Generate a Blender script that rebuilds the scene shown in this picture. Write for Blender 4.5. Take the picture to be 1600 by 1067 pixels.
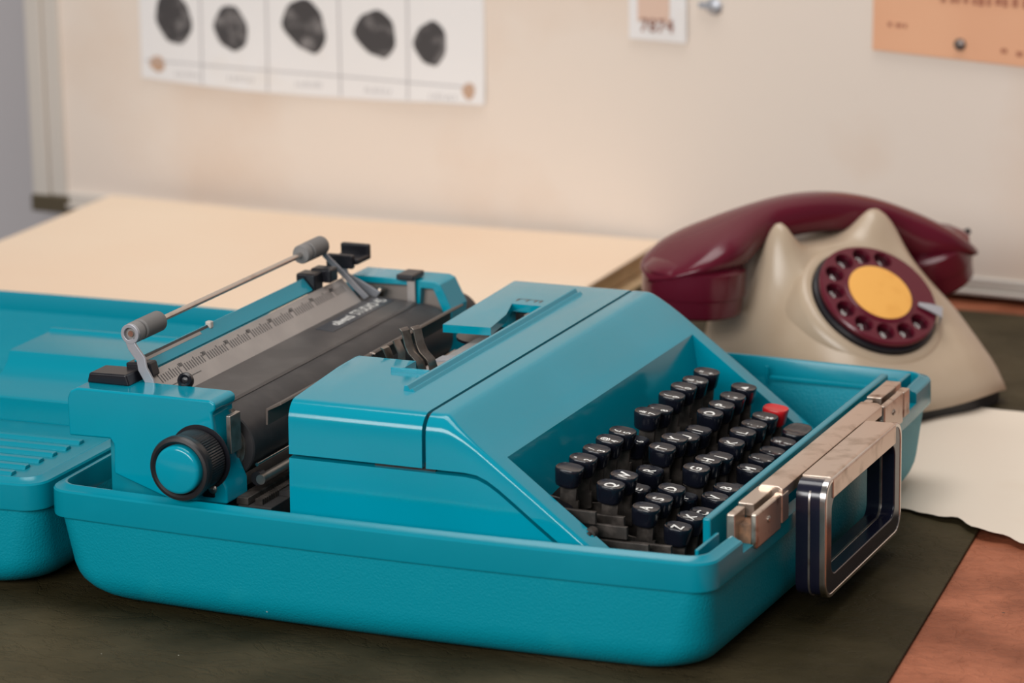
import bpy, bmesh, math, random
from mathutils import Vector, Matrix
random.seed(4)
# ------------------------------------------------------------------ scene clean
for o in list(bpy.data.objects): bpy.data.objects.remove(o)
SC = bpy.context.scene
COL = SC.collection
PI = math.pi
R = math.radians
CM = 0.01
DZ = 6.4                      # authoring: z = 0 at the rim of the open case, desk top at -6.4
def P(x, y, z): return Vector((x*CM, y*CM, (z+DZ)*CM))

# ------------------------------------------------------------------ camera
YAW, PITCH, ROLL = -0.41340923, 0.25060725, -0.01728501
cd = bpy.data.cameras.new('camera'); cam = bpy.data.objects.new('camera', cd); COL.objects.link(cam)
d = Vector((math.sin(YAW)*math.cos(PITCH), math.cos(YAW)*math.cos(PITCH), -math.sin(PITCH)))
r = Vector((math.cos(YAW), -math.sin(YAW), 0)); u = r.cross(d)
r2 = r*math.cos(ROLL)+u*math.sin(ROLL); u2 = u*math.cos(ROLL)-r*math.sin(ROLL)
m = Matrix((r2, u2, -d)).transposed().to_4x4(); m.translation = P(87.067, -139.044, 48.810)
cam.matrix_world = m
cd.sensor_width = 36; cd.lens = 5200/1600*36; cd.clip_start = .05; cd.clip_end = 50
cd.dof.use_dof = True; cd.dof.focus_distance = 1.70; cd.dof.aperture_fstop = 9.0
SC.camera = cam
# ------------------------------------------------------------------ light
w = bpy.data.worlds.new('world'); SC.world = w; w.use_nodes = True
w.node_tree.nodes['Background'].inputs[0].default_value = (.95, .93, .92, 1)
w.node_tree.nodes['Background'].inputs[1].default_value = .16
def area(name, loc, target, size, power, col=(1, 1, 1)):
    l = bpy.data.lights.new(name, 'AREA'); l.shape = 'RECTANGLE'; l.size, l.size_y = size; l.energy = power; l.color = col
    o = bpy.data.objects.new(name, l); COL.objects.link(o); o.location = P(*loc)
    o.rotation_euler = (P(*target)-P(*loc)).to_track_quat('-Z', 'Y').to_euler()
area('window_light', (5, -215, 100), (18, 20, 0), (2.2, .8), 64, (1, .985, .96))
area('ceiling_light', (15, 42, 200), (12, 36, 0), (1.8, .9), 27, (1, .975, .94))
SC.view_settings.view_transform = 'Standard'; SC.view_settings.look = 'None'
SC.view_settings.exposure = -0.1; SC.view_settings.gamma = 1; SC.view_settings.use_curve_mapping = False

# ------------------------------------------------------------------ materials
def creases(M, scale, stretch, dist, strength, lo=.47, hi=.5):
    """fine leather creases: thin dark-edged folds from ridged, stretched noise"""
    nt = M.node_tree; b = nt.nodes['Principled BSDF']; tc = nt.nodes.new('ShaderNodeTexCoord'); mp = nt.nodes.new('ShaderNodeMapping')
    mp.inputs['Scale'].default_value = stretch; mp.inputs['Rotation'].default_value = (0, 0, .35); nt.links.new(tc.outputs['Object'], mp.inputs['Vector'])
    n = nt.nodes.new('ShaderNodeTexNoise'); n.inputs['Scale'].default_value = scale; n.inputs['Detail'].default_value = 6; n.inputs['Roughness'].default_value = .6; n.inputs['Distortion'].default_value = .6
    nt.links.new(mp.outputs['Vector'], n.inputs['Vector'])
    a = nt.nodes.new('ShaderNodeMath'); a.operation = 'SUBTRACT'; a.inputs[1].default_value = .5; nt.links.new(n.outputs['Fac'], a.inputs[0])
    ab = nt.nodes.new('ShaderNodeMath'); ab.operation = 'ABSOLUTE'; nt.links.new(a.outputs[0], ab.inputs[0])
    mr = nt.nodes.new('ShaderNodeMapRange'); mr.inputs['From Max'].default_value = .03; nt.links.new(ab.outputs[0], mr.inputs['Value'])
    bp = nt.nodes.new('ShaderNodeBump'); bp.inputs['Strength'].default_value = strength; bp.inputs['Distance'].default_value = dist
    nt.links.new(mr.outputs[0], bp.inputs['Height'])
    if b.inputs['Normal'].links: nt.links.new(b.inputs['Normal'].links[0].from_socket, bp.inputs['Normal'])
    nt.links.new(bp.outputs['Normal'], b.inputs['Normal'])
def srgb(r, g, b):
    f = lambda c: (c/255/12.92) if c/255 <= .04045 else ((c/255+.055)/1.055)**2.4
    return (f(r), f(g), f(b), 1)
def mat(name, col, rough=.5, metal=0, spec=.5, var=None, vscale=3., vdet=4, bump=0, bscale=40., bdist=.0005, coat=0, bdetail=3, dust=None):
    """principled material; var = second colour mixed in by noise (stains / wear), bump = fine relief"""
    M = bpy.data.materials.new(name); M.use_nodes = True
    nt = M.node_tree; b = nt.nodes['Principled BSDF']
    b.inputs['Base Color'].default_value = col; b.inputs['Roughness'].default_value = rough
    b.inputs['Metallic'].default_value = metal; b.inputs['Specular IOR Level'].default_value = spec
    b.inputs['Coat Weight'].default_value = coat; b.inputs['Coat Roughness'].default_value = .08
    tc = nt.nodes.new('ShaderNodeTexCoord')
    if var is not None:
        n = nt.nodes.new('ShaderNodeTexNoise'); n.inputs['Scale'].default_value = vscale; n.inputs['Detail'].default_value = vdet
        nt.links.new(tc.outputs['Object'], n.inputs['Vector'])
        rp = nt.nodes.new('ShaderNodeValToRGB'); rp.color_ramp.elements[0].position = var[1]; rp.color_ramp.elements[1].position = var[2]
        rp.color_ramp.elements[0].color = col; rp.color_ramp.elements[1].color = var[0]
        nt.links.new(n.outputs['Fac'], rp.inputs['Fac']); nt.links.new(rp.outputs['Color'], b.inputs['Base Color'])
    if dust:
        v = nt.nodes.new('ShaderNodeTexVoronoi'); v.inputs['Scale'].default_value = dust[0]; nt.links.new(tc.outputs['Object'], v.inputs['Vector'])
        sp = nt.nodes.new('ShaderNodeSeparateColor'); nt.links.new(v.outputs['Color'], sp.inputs[0])
        mm = nt.nodes.new('ShaderNodeMath'); mm.operation = 'MULTIPLY_ADD'; mm.inputs[1].default_value = .9; mm.inputs[2].default_value = dust[1]-.9
        nt.links.new(sp.outputs[0], mm.inputs[0])
        lt = nt.nodes.new('ShaderNodeMath'); lt.operation = 'LESS_THAN'; nt.links.new(v.outputs['Distance'], lt.inputs[0]); nt.links.new(mm.outputs[0], lt.inputs[1])
        mx = nt.nodes.new('ShaderNodeMix'); mx.data_type = 'RGBA'; nt.links.new(lt.outputs[0], mx.inputs['Factor'])
        src = b.inputs['Base Color'].links[0].from_socket if b.inputs['Base Color'].links else None
        if src: nt.links.new(src, mx.inputs['A'])
        else: mx.inputs['A'].default_value = col
        mx.inputs['B'].default_value = dust[2]; nt.links.new(mx.outputs['Result'], b.inputs['Base Color'])
    if bump:
        n2 = nt.nodes.new('ShaderNodeTexNoise'); n2.inputs['Scale'].default_value = bscale; n2.inputs['Detail'].default_value = bdetail
        nt.links.new(tc.outputs['Object'], n2.inputs['Vector'])
        bp = nt.nodes.new('ShaderNodeBump'); bp.inputs['Strength'].default_value = bump; bp.inputs['Distance'].default_value = bdist
        nt.links.new(n2.outputs['Fac'], bp.inputs['Height']); nt.links.new(bp.outputs['Normal'], b.inputs['Normal'])
    return M
TEAL = (0.0, .26, .36, 1)
M_cover = mat('teal gloss plastic', TEAL, .13, spec=.42, var=((.0, .282, .395, 1), .45, .8), vscale=14)
M_case = mat('teal grained plastic', (0.0, .245, .325, 1), .42, spec=.22, dust=(130, .09, (.45, .55, .55, 1)), bump=.55, bscale=900, bdist=.0006, var=((.004, .27, .34, 1), .62, .8), vscale=30, vdet=8)
M_rim = mat('teal rim plastic', (0.0, .225, .305, 1), .22, spec=.38, var=((.002, .25, .335, 1), .55, .8), vscale=22)
M_liner = mat('teal matt plastic', (0.0, .205, .275, 1), .3, var=((.03, .26, .31, 1), .5, .75), vscale=25)
M_key = mat('black key plastic', (.006, .007, .013, 1), .22, spec=.55, var=((.02, .022, .033, 1), .5, .75), vscale=120)
M_red = mat('red key plastic', (.55, .01, .014, 1), .3)
M_white = mat('white print', (.82, .81, .78, 1), .5)
M_lever = mat('dusty lever steel', (.035, .028, .024, 1), .5, metal=.35, var=((.11, .09, .078, 1), .45, .75), vscale=160)
M_bed = mat('dark machine bed', (.014, .012, .012, 1), .6, var=((.04, .034, .03, 1), .5, .8), vscale=120)
M_black = mat('black plastic', (.008, .008, .012, 1), .32)
M_blackm = mat('black knurled plastic', (.012, .011, .013, 1), .42)
M_platen = mat('grey-black platen rubber', (.028, .026, .028, 1), .5, spec=.4, var=((.055, .05, .05, 1), .45, .8), vscale=60)
M_defl = mat('dark grey painted metal', (.055, .05, .05, 1), .38, spec=.45, var=((.085, .078, .076, 1), .45, .75), vscale=50)
M_badge = mat('badge dark', (.04, .045, .055, 1), .35)
M_ruler = mat('satin grey metal', (.36, .33, .315, 1), .42, metal=.35, var=((.42, .385, .365, 1), .45, .75), vscale=40)
M_mark = mat('scale print', (.10, .092, .09, 1), .6)
M_prong = mat('bent spring steel', (.30, .265, .235, 1), .28, metal=.9, var=((.16, .13, .11, 1), .45, .75), vscale=140)
M_chrome = mat('chrome', (.62, .58, .55, 1), .2, metal=1, var=((.5, .44, .4, 1), .5, .8), vscale=90)
M_steel = mat('worn steel', (.42, .38, .35, 1), .32, metal=.9, var=((.2, .15, .11, 1), .5, .78), vscale=110)
M_alu = mat('grey aluminium', (.42, .43, .47, 1), .38, metal=.5)
M_roller = mat('grey bail roller', (.2, .19, .185, 1), .6)
M_latch = mat('rust-specked nickel', (.56, .47, .40, 1), .3, metal=.85, var=((.16, .075, .035, 1), .56, .72), vscale=95, vdet=8)
M_bar = mat('worn nickel bar', (.62, .50, .42, 1), .3, metal=.85, var=((.33, .235, .17, 1), .55, .75), vscale=60, vdet=9)
M_grip = mat('dark navy grip', (.008, .009, .022, 1), .2, spec=.6)
M_guide = mat('brown-grey plate', (.13, .105, .09, 1), .5, metal=.3)
M_taupe = mat('taupe metal', (.24, .205, .185, 1), .45, metal=.2)
M_rust = mat('dusty rust', (.25, .13, .07, 1), .8, var=((.1, .06, .04, 1), .4, .7), vscale=200)
M_ivory = mat('ivory phone plastic', (.45, .35, .255, 1), .3, var=((.40, .295, .20, 1), .45, .75), vscale=18)
M_maroon = mat('maroon bakelite', (.105, .007, .019, 1), .2, spec=.4)
M_maroon2 = mat('dark maroon plate', (.045, .006, .012, 1), .25)
M_yellow = mat('amber card disc', (.82, .41, .085, 1), .45, var=((.70, .31, .05, 1), .5, .75), vscale=60)
M_foot = mat('black phone base', (.015, .015, .018, 1), .45)
M_mat = mat('olive leather mat', (.027, .021, .009, 1), .55, spec=.08, var=((.12, .093, .052, 1), .45, .82), vscale=5, vdet=9, bump=.8, bscale=55, bdist=.002, bdetail=10, dust=(110, .075, (.5, .46, .38, 1)))
M_desk = mat('red-brown leather', (.24, .072, .034, 1), .55, spec=.22, var=((.42, .14, .072, 1), .38, .66), vscale=22, vdet=10, bump=.9, bscale=190, bdist=.0012, bdetail=9, dust=(70, .085, (.10, .05, .035, 1)))
creases(M_mat, 34, (.8, 1.5, 1), .0012, .38)
creases(M_desk, 60, (1, 1.3, 1), .0008, .45)
M_deskwood = mat('dark desk wood', (.09, .035, .018, 1), .5, var=((.05, .02, .01, 1), .4, .7), vscale=20)
M_board = mat('cream painted board', (.77, .67, .59, 1), .6, var=((.70, .53, .41, 1), .52, .78), vscale=4.5, vdet=7, bump=.15, bscale=60, bdist=.0006)
M_trim = mat('off-white board trim', (.60, .55, .50, 1), .45)
M_trimd = mat('tarnished brass corner', (.12, .095, .06, 1), .5, metal=.4)
M_wall = mat('grey plaster', (.47, .445, .46, 1), .8, bump=.2, bscale=50, bdist=.001)
M_folder = mat('cream card', (.83, .63, .465, 1), .6, var=((.86, .70, .54, 1), .4, .7), vscale=3)
M_folder2 = mat('tan page edges', (.55, .39, .22, 1), .7, var=((.66, .48, .29, 1), .4, .7), vscale=40)
M_paper = mat('aged paper', (.78, .68, .57, 1), .65, var=((.70, .57, .44, 1), .5, .78), vscale=7, vdet=6)
M_card = mat('white card', (.80, .78, .78, 1), .65, var=((.74, .68, .62, 1), .58, .8), vscale=12)
M_ink = mat('smudged ink', (.055, .05, .052, 1), .8, var=((.30, .28, .28, 1), .5, .82), vscale=75, vdet=5)
M_line = mat('faint grey print', (.46, .44, .45, 1), .8)
M_orange = mat('orange paper', (.78, .42, .25, 1), .7, var=((.72, .36, .21, 1), .45, .75), vscale=8)
M_oprint = mat('brown print', (.42, .17, .10, 1), .8)
M_tagp = mat('faded red-brown print', (.50, .28, .22, 1), .8)
M_pinkp = mat('pinkish tag print', (.70, .50, .40, 1), .7)
M_pin = mat('steel pin', (.16, .13, .12, 1), .35, metal=.6)
M_stain = mat('tape stain', (.52, .34, .24, 1), .6)

# ------------------------------------------------------------------ mesh helpers (all in cm)
class MB:
    def __init__(s): s.v = []; s.f = []
    def add(s, vs, fs):
        n = len(s.v); s.v += [tuple(p) for p in vs]; s.f += [tuple(n+i for i in f) for f in fs]; return s
    def box(s, x0, x1, y0, y1, z0, z1, M=None):
        vs = [Vector(p) for p in ((x0, y0, z0), (x1, y0, z0), (x1, y1, z0), (x0, y1, z0), (x0, y0, z1), (x1, y0, z1), (x1, y1, z1), (x0, y1, z1))]
        if M is not None: vs = [M @ p for p in vs]
        return s.add(vs, [(3, 2, 1, 0), (4, 5, 6, 7), (0, 1, 5, 4), (1, 2, 6, 5), (2, 3, 7, 6), (3, 0, 4, 7)])
    def prism(s, poly, a0, a1, axis='y'):
        """extrude a polygon: axis y -> poly is (x,z); axis z -> poly is (x,y); axis x -> (y,z)"""
        f = {'y': lambda p, a: (p[0], a, p[1]), 'z': lambda p, a: (p[0], p[1], a), 'x': lambda p, a: (a, p[0], p[1])}[axis]
        A = sum(poly[i][0]*poly[(i+1) % len(poly)][1]-poly[(i+1) % len(poly)][0]*poly[i][1] for i in range(len(poly)))
        flip = (A > 0) == (axis == 'y')
        n = len(poly); vs = [f(p, a0) for p in poly]+[f(p, a1) for p in poly]
        fs = [tuple(range(n-1, -1, -1)), tuple(range(n, 2*n))]+[(i, (i+1) % n, n+(i+1) % n, n+i) for i in range(n)]
        if flip: fs = [tuple(reversed(q)) for q in fs]
        return s.add(vs, fs)
    def loft(s, rings, cap=True, close=True):
        n = len(rings[0]); vs = [p for rg in rings for p in rg]; fs = []
        for k in range(len(rings)-1):
            for i in range(n if close else n-1):
                j = (i+1) % n; fs.append((k*n+i, k*n+j, (k+1)*n+j, (k+1)*n+i))
        if cap:
            fs.append(tuple(range(n-1, -1, -1))); fs.append(tuple((len(rings)-1)*n+i for i in range(n)))
        return s.add(vs, fs)
    def lathe(s, prof, origin, axis, seg=32, caps=True):
        """prof: list of (radius, distance along axis)"""
        ax = Vector(axis).normalized(); a = ax.orthogonal().normalized(); b = ax.cross(a); o = Vector(origin)
        return s.loft([[o+ax*h+(a*math.cos(2*PI*i/seg)+b*math.sin(2*PI*i/seg))*rr for i in range(seg)] for rr, h in prof], caps)
    def cyl(s, p0, p1, r0, r1=None, seg=24):
        p0, p1 = Vector(p0), Vector(p1)
        return s.lathe([(r0, 0), (r0 if r1 is None else r1, (p1-p0).length)], p0, p1-p0, seg)
    def strip(s, pts, wvec, t):
        """flat bar following pts, half width vector wvec, thickness t"""
        wv = Vector(wvec); rings = []
        for i, p in enumerate(pts):
            p = Vector(p); q0 = Vector(pts[max(i-1, 0)]); q1 = Vector(pts[min(i+1, len(pts)-1)])
            n = (q1-q0).cross(wv).normalized()*t/2
            rings.append([p-wv-n, p+wv-n, p+wv+n, p-wv+n])
        return s.loft(rings)
    def build(s, name, m, parent=None, bevel=0, seg=2, smooth=True, ang=35, fix=False):
        me = bpy.data.meshes.new(name)
        off = parent['_o'] if parent is not None and '_o' in parent else None
        me.from_pydata([((x*CM), (y*CM), ((z+DZ)*CM)) for x, y, z in s.v], [], s.f)
        if fix:
            b = bmesh.new(); b.from_mesh(me); bmesh.ops.recalc_face_normals(b, faces=b.faces); b.to_mesh(me); b.free()
        return finish(name, me, m, parent, bevel, seg, smooth, ang)
def finish(name, me, m, parent=None, bevel=0, seg=2, smooth=True, ang=35):
    me.materials.clear(); me.materials.append(m)
    o = bpy.data.objects.new(name, me); COL.objects.link(o)
    if parent is not None: setparent(o, parent)
    if smooth:
        me.shade_smooth()
        if not bevel: me.set_sharp_from_angle(angle=R(ang))
    if bevel:
        bv = o.modifiers.new('bevel', 'BEVEL'); bv.width = bevel*CM; bv.segments = seg; bv.limit_method = 'ANGLE'; bv.angle_limit = R(30)
        bv.harden_normals = True
    return o
WORLD = {}
def wm(o):
    return WORLD.get(o.name, Matrix.Identity(4))
def setparent(o, p):
    """vertices are authored in world space: keep them there under the parent"""
    o.parent = p; o.matrix_parent_inverse = wm(p).inverted()
def empty(name, loc, label, cat):
    o = bpy.data.objects.new(name, None); COL.objects.link(o); o.empty_display_size = .02
    o.location = P(*loc); WORLD[o.name] = Matrix.Translation(P(*loc))
    o['label'] = label; o['category'] = cat
    return o
def tag(o, label, cat, group=None):
    o['label'] = label; o['category'] = cat
    if group: o['group'] = group
    return o
def struct(o, label=None):
    o['kind'] = 'structure'
    return o
def tmp(mb):
    me = bpy.data.meshes.new('tmp'); me.from_pydata([(x*CM, y*CM, (z+DZ)*CM) for x, y, z in mb.v], [], mb.f)
    b = bmesh.new(); b.from_mesh(me); bmesh.ops.recalc_face_normals(b, faces=b.faces); b.to_mesh(me); b.free()
    o = bpy.data.objects.new('tmp', me); COL.objects.link(o); return o
def boolean(base, ops):
    """base: MB or mesh; ops: list of (MB, 'DIFFERENCE'|'INTERSECT'|'UNION') -> mesh"""
    o = tmp(base) if isinstance(base, MB) else bpy.data.objects.new('tmp', base)
    if o.name not in COL.objects: COL.objects.link(o)
    cs = []
    for mb, op in ops:
        c = tmp(mb); cs.append(c)
        md = o.modifiers.new('b', 'BOOLEAN'); md.operation = op; md.object = c; md.solver = 'EXACT'
    dg = bpy.context.evaluated_depsgraph_get(); dg.update()
    me = bpy.data.meshes.new_from_object(o.evaluated_get(dg))
    for q in cs+[o]: bpy.data.objects.remove(q)
    return me
_txt = {}
def text_mesh(s, size):
    """flat lettering as geometry: list of 2D verts (cm, centred) + faces"""
    k = (s, size)
    if k in _txt: return _txt[k]
    cu = bpy.data.curves.new('t', 'FONT'); cu.body = s; cu.size = size; cu.align_x = 'CENTER'; cu.align_y = 'CENTER'; cu.resolution_u = 3
    o = bpy.data.objects.new('t', cu); COL.objects.link(o)
    dg = bpy.context.evaluated_depsgraph_get(); dg.update()
    me = bpy.data.meshes.new_from_object(o.evaluated_get(dg))
    bpy.data.objects.remove(o)
    res = ([(v.co.x, v.co.y) for v in me.vertices], [tuple(p.vertices) for p in me.polygons]); _txt[k] = res
    return res
def put_text(mb, s, size, origin, ex, ey, sx=1., bold=0.):
    vs, fs = text_mesh(s, size); o = Vector(origin); ex = Vector(ex); ey = Vector(ey)
    mb.add([o+ex*(x*sx)+ey*y for x, y in vs], fs)
    if bold:
        mb.add([o+ex*(x*sx+bold)+ey*y for x, y in vs], fs); mb.add([o+ex*(x*sx)+ey*(y+bold) for x, y in vs], fs)

def rrect(x0, x1, y0, y1, rad, z, bow=0., nc=7, ns=9):
    """rounded rectangle ring with slightly bowed sides"""
    pts = []
    def bowed(p):
        x, y = p; cx, cy = (x0+x1)/2, (y0+y1)/2; a = (x-cx)/((x1-x0)/2); b = (y-cy)/((y1-y0)/2)
        return (x+bow*.6*a*(1-b*b), y+bow*b*(1-a*a), z)
    cs = [(x1-rad, y0+rad, -PI/2), (x1-rad, y1-rad, 0), (x0+rad, y1-rad, PI/2), (x0+rad, y0+rad, PI)]
    for k, (cx, cy, a0) in enumerate(cs):
        for i in range(nc):
            a = a0+PI/2*i/(nc-1); pts.append((cx+rad*math.cos(a), cy+rad*math.sin(a)))
        n = cs[(k+1) % 4]; a = a0+PI/2
        e0 = pts[-1]; e1 = (n[0]+rad*math.cos(n[2]), n[1]+rad*math.sin(n[2]))
        for i in range(1, ns): pts.append((e0[0]+(e1[0]-e0[0])*i/ns, e0[1]+(e1[1]-e0[1])*i/ns))
    return [bowed(p) for p in pts]

# ================================================================== SETTING
BA = math.atan2(80-84.8, 80.)         # board direction
def Bd(s, t, z):                      # s along the board from its left end, t toward the room
    return (-50+math.cos(BA)*s+math.sin(BA)*t, 84.8+math.sin(BA)*s-math.cos(BA)*t, z)
def bbox_board(mb, s0, s1, t0, t1, z0, z1):
    vs = [Bd(*p) for p in ((s0, t0, z0), (s1, t0, z0), (s1, t1, z0), (s0, t1, z0), (s0, t0, z1), (s1, t0, z1), (s1, t1, z1), (s0, t1, z1))]
    mb.add(vs, [(0, 1, 2, 3), (7, 6, 5, 4), (4, 5, 1, 0), (5, 6, 2, 1), (6, 7, 3, 2), (7, 4, 0, 3)]); return mb
mb = MB(); bbox_board(mb, -140, 160, -9, -5, -80, 110); struct(mb.build('wall_back', M_wall, fix=True))
mb = MB(); mb.box(-200, 260, -320, 120, -82, -80); struct(mb.build('floor', M_deskwood))

# notice board with frame
bd = empty('notice_board', Bd(40, 0, -6.2), 'large cream notice board with off-white edging standing on the desk', 'board')
bbox_board(MB(), -2.2, 128, -2.0, 0, -5.7, 75).build('panel', M_board, bd, fix=True)
bbox_board(MB(), -2.4, -.9, -2.2, .7, -5.8, 75).build('edge_strip', M_trim, bd, bevel=.15, fix=True)
bbox_board(MB(), -.9, .55, -2.2, .35, -5.8, 75).build('edge_strip', M_trim, bd, bevel=.15, fix=True)
bbox_board(MB(), .55, 128, -2.2, .45, -5.6, -4.75).build('bottom_strip', M_trim, bd, bevel=.15, fix=True)
bbox_board(MB(), -.9, 128, -2.2, .9, -5.9, -5.6).build('bottom_ledge', M_trim, bd, bevel=.1, fix=True)
bbox_board(MB(), -2.4, .9, -2.2, 1.0, -6.35, -5.0).build('corner_bracket', M_trimd, bd, bevel=.1, fix=True)
bbox_board(MB(), 3.2, 126, -2.0, -.6, -6.39, -5.8).build('support_rail', M_deskwood, bd, fix=True)

# desk + leather mat
dk = empty('desk', (10, 20, -80), 'desk with scuffed red-brown leather top under everything', 'desk')
MB().prism([(-47.6, -60), (105, -60), Bd(155, -4.4, 0)[:2], (-47.6, 88.4)], -6.9, -6.4, 'z').build('leather_top', M_desk, dk, bevel=.1)
MB().prism([(-47.9, -64), (108, -64), Bd(158, -4.6, 0)[:2], (-47.9, 88.6)], -11, -6.9, 'z').build('table_top', M_deskwood, dk, bevel=.3)
for x in (-43, 98):
    for y in (-58, 70): MB().box(x-3, x+3, y-3, y+3, -80, -11).build('leg', M_deskwood, dk, bevel=.3)
ma = [(43.55, 2.5), (40.98, 28.2), (36.2, 76.0), (-52, 74.), (-60, -30), (46.7, -30)]
ma[3:5] = [(-47, 78.2), (-47, -30)]
mb = MB(); mb.prism(ma, -6.4, -6.18, 'z')
matobj = tag(mb.build('desk_mat', M_mat, bevel=.1), 'worn dark olive leather desk mat under the typewriter', 'desk mat')

# ------------------------------------------------------------------ cream folder behind
fo = empty('paper_folder', (-20, 62, -6.18), 'big cream card folder of papers lying flat in front of the notice board', 'folder')
def sheet(name, m, parent, corners, z, thick, nu=24, nv=16, wave=lambda a, b: 0, fix=True):
    c00, c10, c11, c01 = [Vector((p[0], p[1], 0)) for p in corners]; top = []; bot = []
    for j in range(nv+1):
        for i in range(nu+1):
            a, b = i/nu, j/nv; p = c00*(1-a)*(1-b)+c10*a*(1-b)+c11*a*b+c01*(1-a)*b
            h = z+wave(a, b); top.append((p.x, p.y, h)); bot.append((p.x, p.y, h-thick))
    mb = MB(); W1 = nu+1; n = len(top); fs = []
    for j in range(nv):
        for i in range(nu):
            k = j*W1+i; fs.append((k, k+1, k+1+W1, k+W1)); fs.append((n+k+W1, n+k+1+W1, n+k+1, n+k))
    edge = [i for i in range(W1)]+[j*W1+nu for j in range(1, nv+1)]+[nv*W1+i for i in range(nu-1, -1, -1)]+[j*W1 for j in range(nv-1, 0, -1)]
    for a, b in zip(edge, edge[1:]+edge[:1]): fs.append((a, n+a, n+b, b))
    mb.add(top+bot, fs)
    return mb.build(name, m, parent, fix=True, ang=50)
fc = [(-43.6, 46), (3.2, 45), (2.7, 80.6), (-43.4, 81.2)]
def fwave(a, b): return .25*math.exp(-((a-.02)**2+(b-1)**2)*14)-.12*math.sin(a*5)*b
sheet('cover', M_folder, fo, fc, -4.15, .12, wave=fwave)
MB().prism([(-43, 46.5), (2.4, 45.5), (1.9, 80.0), (-42.8, 80.5)], -5.9, -4.45, 'z').build('page_block', M_folder2, fo, bevel=.1)
sheet('back_cover', M_folder2, fo, [(-43.6, 46), (3.6, 45), (3.1, 80.6), (-43.4, 81.2)], -5.95, .15)

# ------------------------------------------------------------------ torn paper at the right
def wavy_paper():
    n = 40; low = []
    for i in range(n+1):
        t = i/n; x = 35.9+t*15
        y = 30.2-2.2*min(1, t*3.1)+(.9*math.sin(t*7+.6)-.4)*min(1, t*4)+.18*math.sin(t*31)+.1*math.sin(t*57)
        low.append((x, y))
    ups = []
    for i in range(n+1):
        t = i/n
        if t < .25: q = t/.25; ups.append((30.4+q*3.3, 45.6+q*6.6))
        else: q = (t-.25)/.75; ups.append((33.7+q*16, 52.2-3.6*q+.25*math.sin(i*.5)*q))
    top = []; bot = []; nv = 12; mb = MB()
    for j in range(nv+1):
        b = j/nv
        for i in range(n+1):
            p = (low[i][0]*(1-b)+ups[i][0]*b, low[i][1]*(1-b)+ups[i][1]*b)
            z = -6.08+.16*math.sin(p[0]*.5+p[1]*.21)**2+.25*(1-b)**6*max(0, math.sin(i*.16))+.8*max(0, b-.8)**2*6*math.exp(-(i/n)*5)
            top.append((*p, z)); bot.append((*p, z-.035))
    N = len(top); W1 = n+1; fs = []
    for j in range(nv):
        for i in range(n):
            k = j*W1+i; fs += [(k, k+1, k+1+W1, k+W1), (N+k+W1, N+k+1+W1, N+k+1, N+k)]
    e = list(range(W1))+[j*W1+n for j in range(1, nv+1)]+[nv*W1+i for i in range(n-1, -1, -1)]+[j*W1 for j in range(nv-1, 0, -1)]
    fs += [(a, N+a, N+b, b) for a, b in zip(e, e[1:]+e[:1])]
    mb.add(top+bot, fs); return mb.build('paper_sheet', M_paper, fix=True, ang=60)
tag(wavy_paper(), 'aged cream paper sheet with ragged edge beside the telephone', 'paper')

# ------------------------------------------------------------------ things pinned on the board
def board_sheet(name, m, parent, s0, s1, zl, zr, ztl, ztr, t=.08, nu=30, curl=lambda a, b: 0, edge=lambda a: 0):
    mb = MB(); nv = 8; top = []; bot = []
    for j in range(nv+1):
        for i in range(nu+1):
            a, b = i/nu, j/nv; s = s0+(s1-s0)*a; lo = zl+(zr-zl)*a+edge(a); hi = ztl+(ztr-ztl)*a
            z = lo+(hi-lo)*b; q = t+curl(a, b)
            top.append(Bd(s, q, z)); bot.append(Bd(s, q-.04, z))
    N = len(top); W1 = nu+1; fs = []
    for j in range(nv):
        for i in range(nu):
            k = j*W1+i; fs += [(k, k+1, k+1+W1, k+W1), (N+k+W1, N+k+1+W1, N+k+1, N+k)]
    e = list(range(W1))+[j*W1+nu for j in range(1, nv+1)]+[nv*W1+i for i in range(nu-1, -1, -1)]+[j*W1 for j in range(nv-1, 0, -1)]
    fs += [(a, N+a, N+b, b) for a, b in zip(e, e[1:]+e[:1])]
    mb.add(top+bot, fs); return mb.build(name, m, parent, fix=True, ang=60)
fp = empty('fingerprint_card', Bd(23, .1, 5), 'white card with five black inked fingerprints pinned on the notice board', 'card')
curl = lambda a, b: .25*(1-b)**3*(.3+math.sin(a*5.5)**2)
# card bottom edge falls to the middle and rises again at the right
CZ = lambda a: 4.95-.35*math.sin(PI*min(1, a*1.15))-.25*a+.45*max(0, a-.8)*5*max(0, a-.8)
board_sheet('card_sheet', M_card, fp, 8.1, 38.2, 0, 0, 15.5, 15.5, curl=curl, edge=CZ)
def ctl(s, z):                       # depth of the card surface at (s,z)
    a = (s-8.1)/30.1; lo = CZ(a); b = (z-lo)/(15.5-lo); return .08+curl(a, max(0, b))+.03
def blob(name, s, z, rs, rz, m, seed, tail=0):
    rnd = random.Random(seed); ph = [rnd.uniform(0, 6.28) for _ in range(4)]; mb = MB(); n = 40; nr = 5
    rings = []
    for q in range(1, nr+1):
        rg = []
        for i in range(n):
            a = 2*PI*i/n; k = 1+.05*math.sin(2*a+ph[0])+.04*math.sin(3*a+ph[1])+.02*math.sin(7*a+ph[2])
            ds = rs*k*math.cos(a)*(1-.16*max(0, -math.sin(a))); dz = rz*k*math.sin(a); ds += tail*max(0, -math.sin(a))*.5
            ss, zz = s+ds*q/nr, z+dz*q/nr; rg.append(Bd(ss, ctl(ss, zz), zz))
        rings.append(rg)
    mb.loft(rings, cap=False); mb.add(rings[0], [tuple(range(n))])
    return mb.build(name, m, fp, fix=False)
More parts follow.
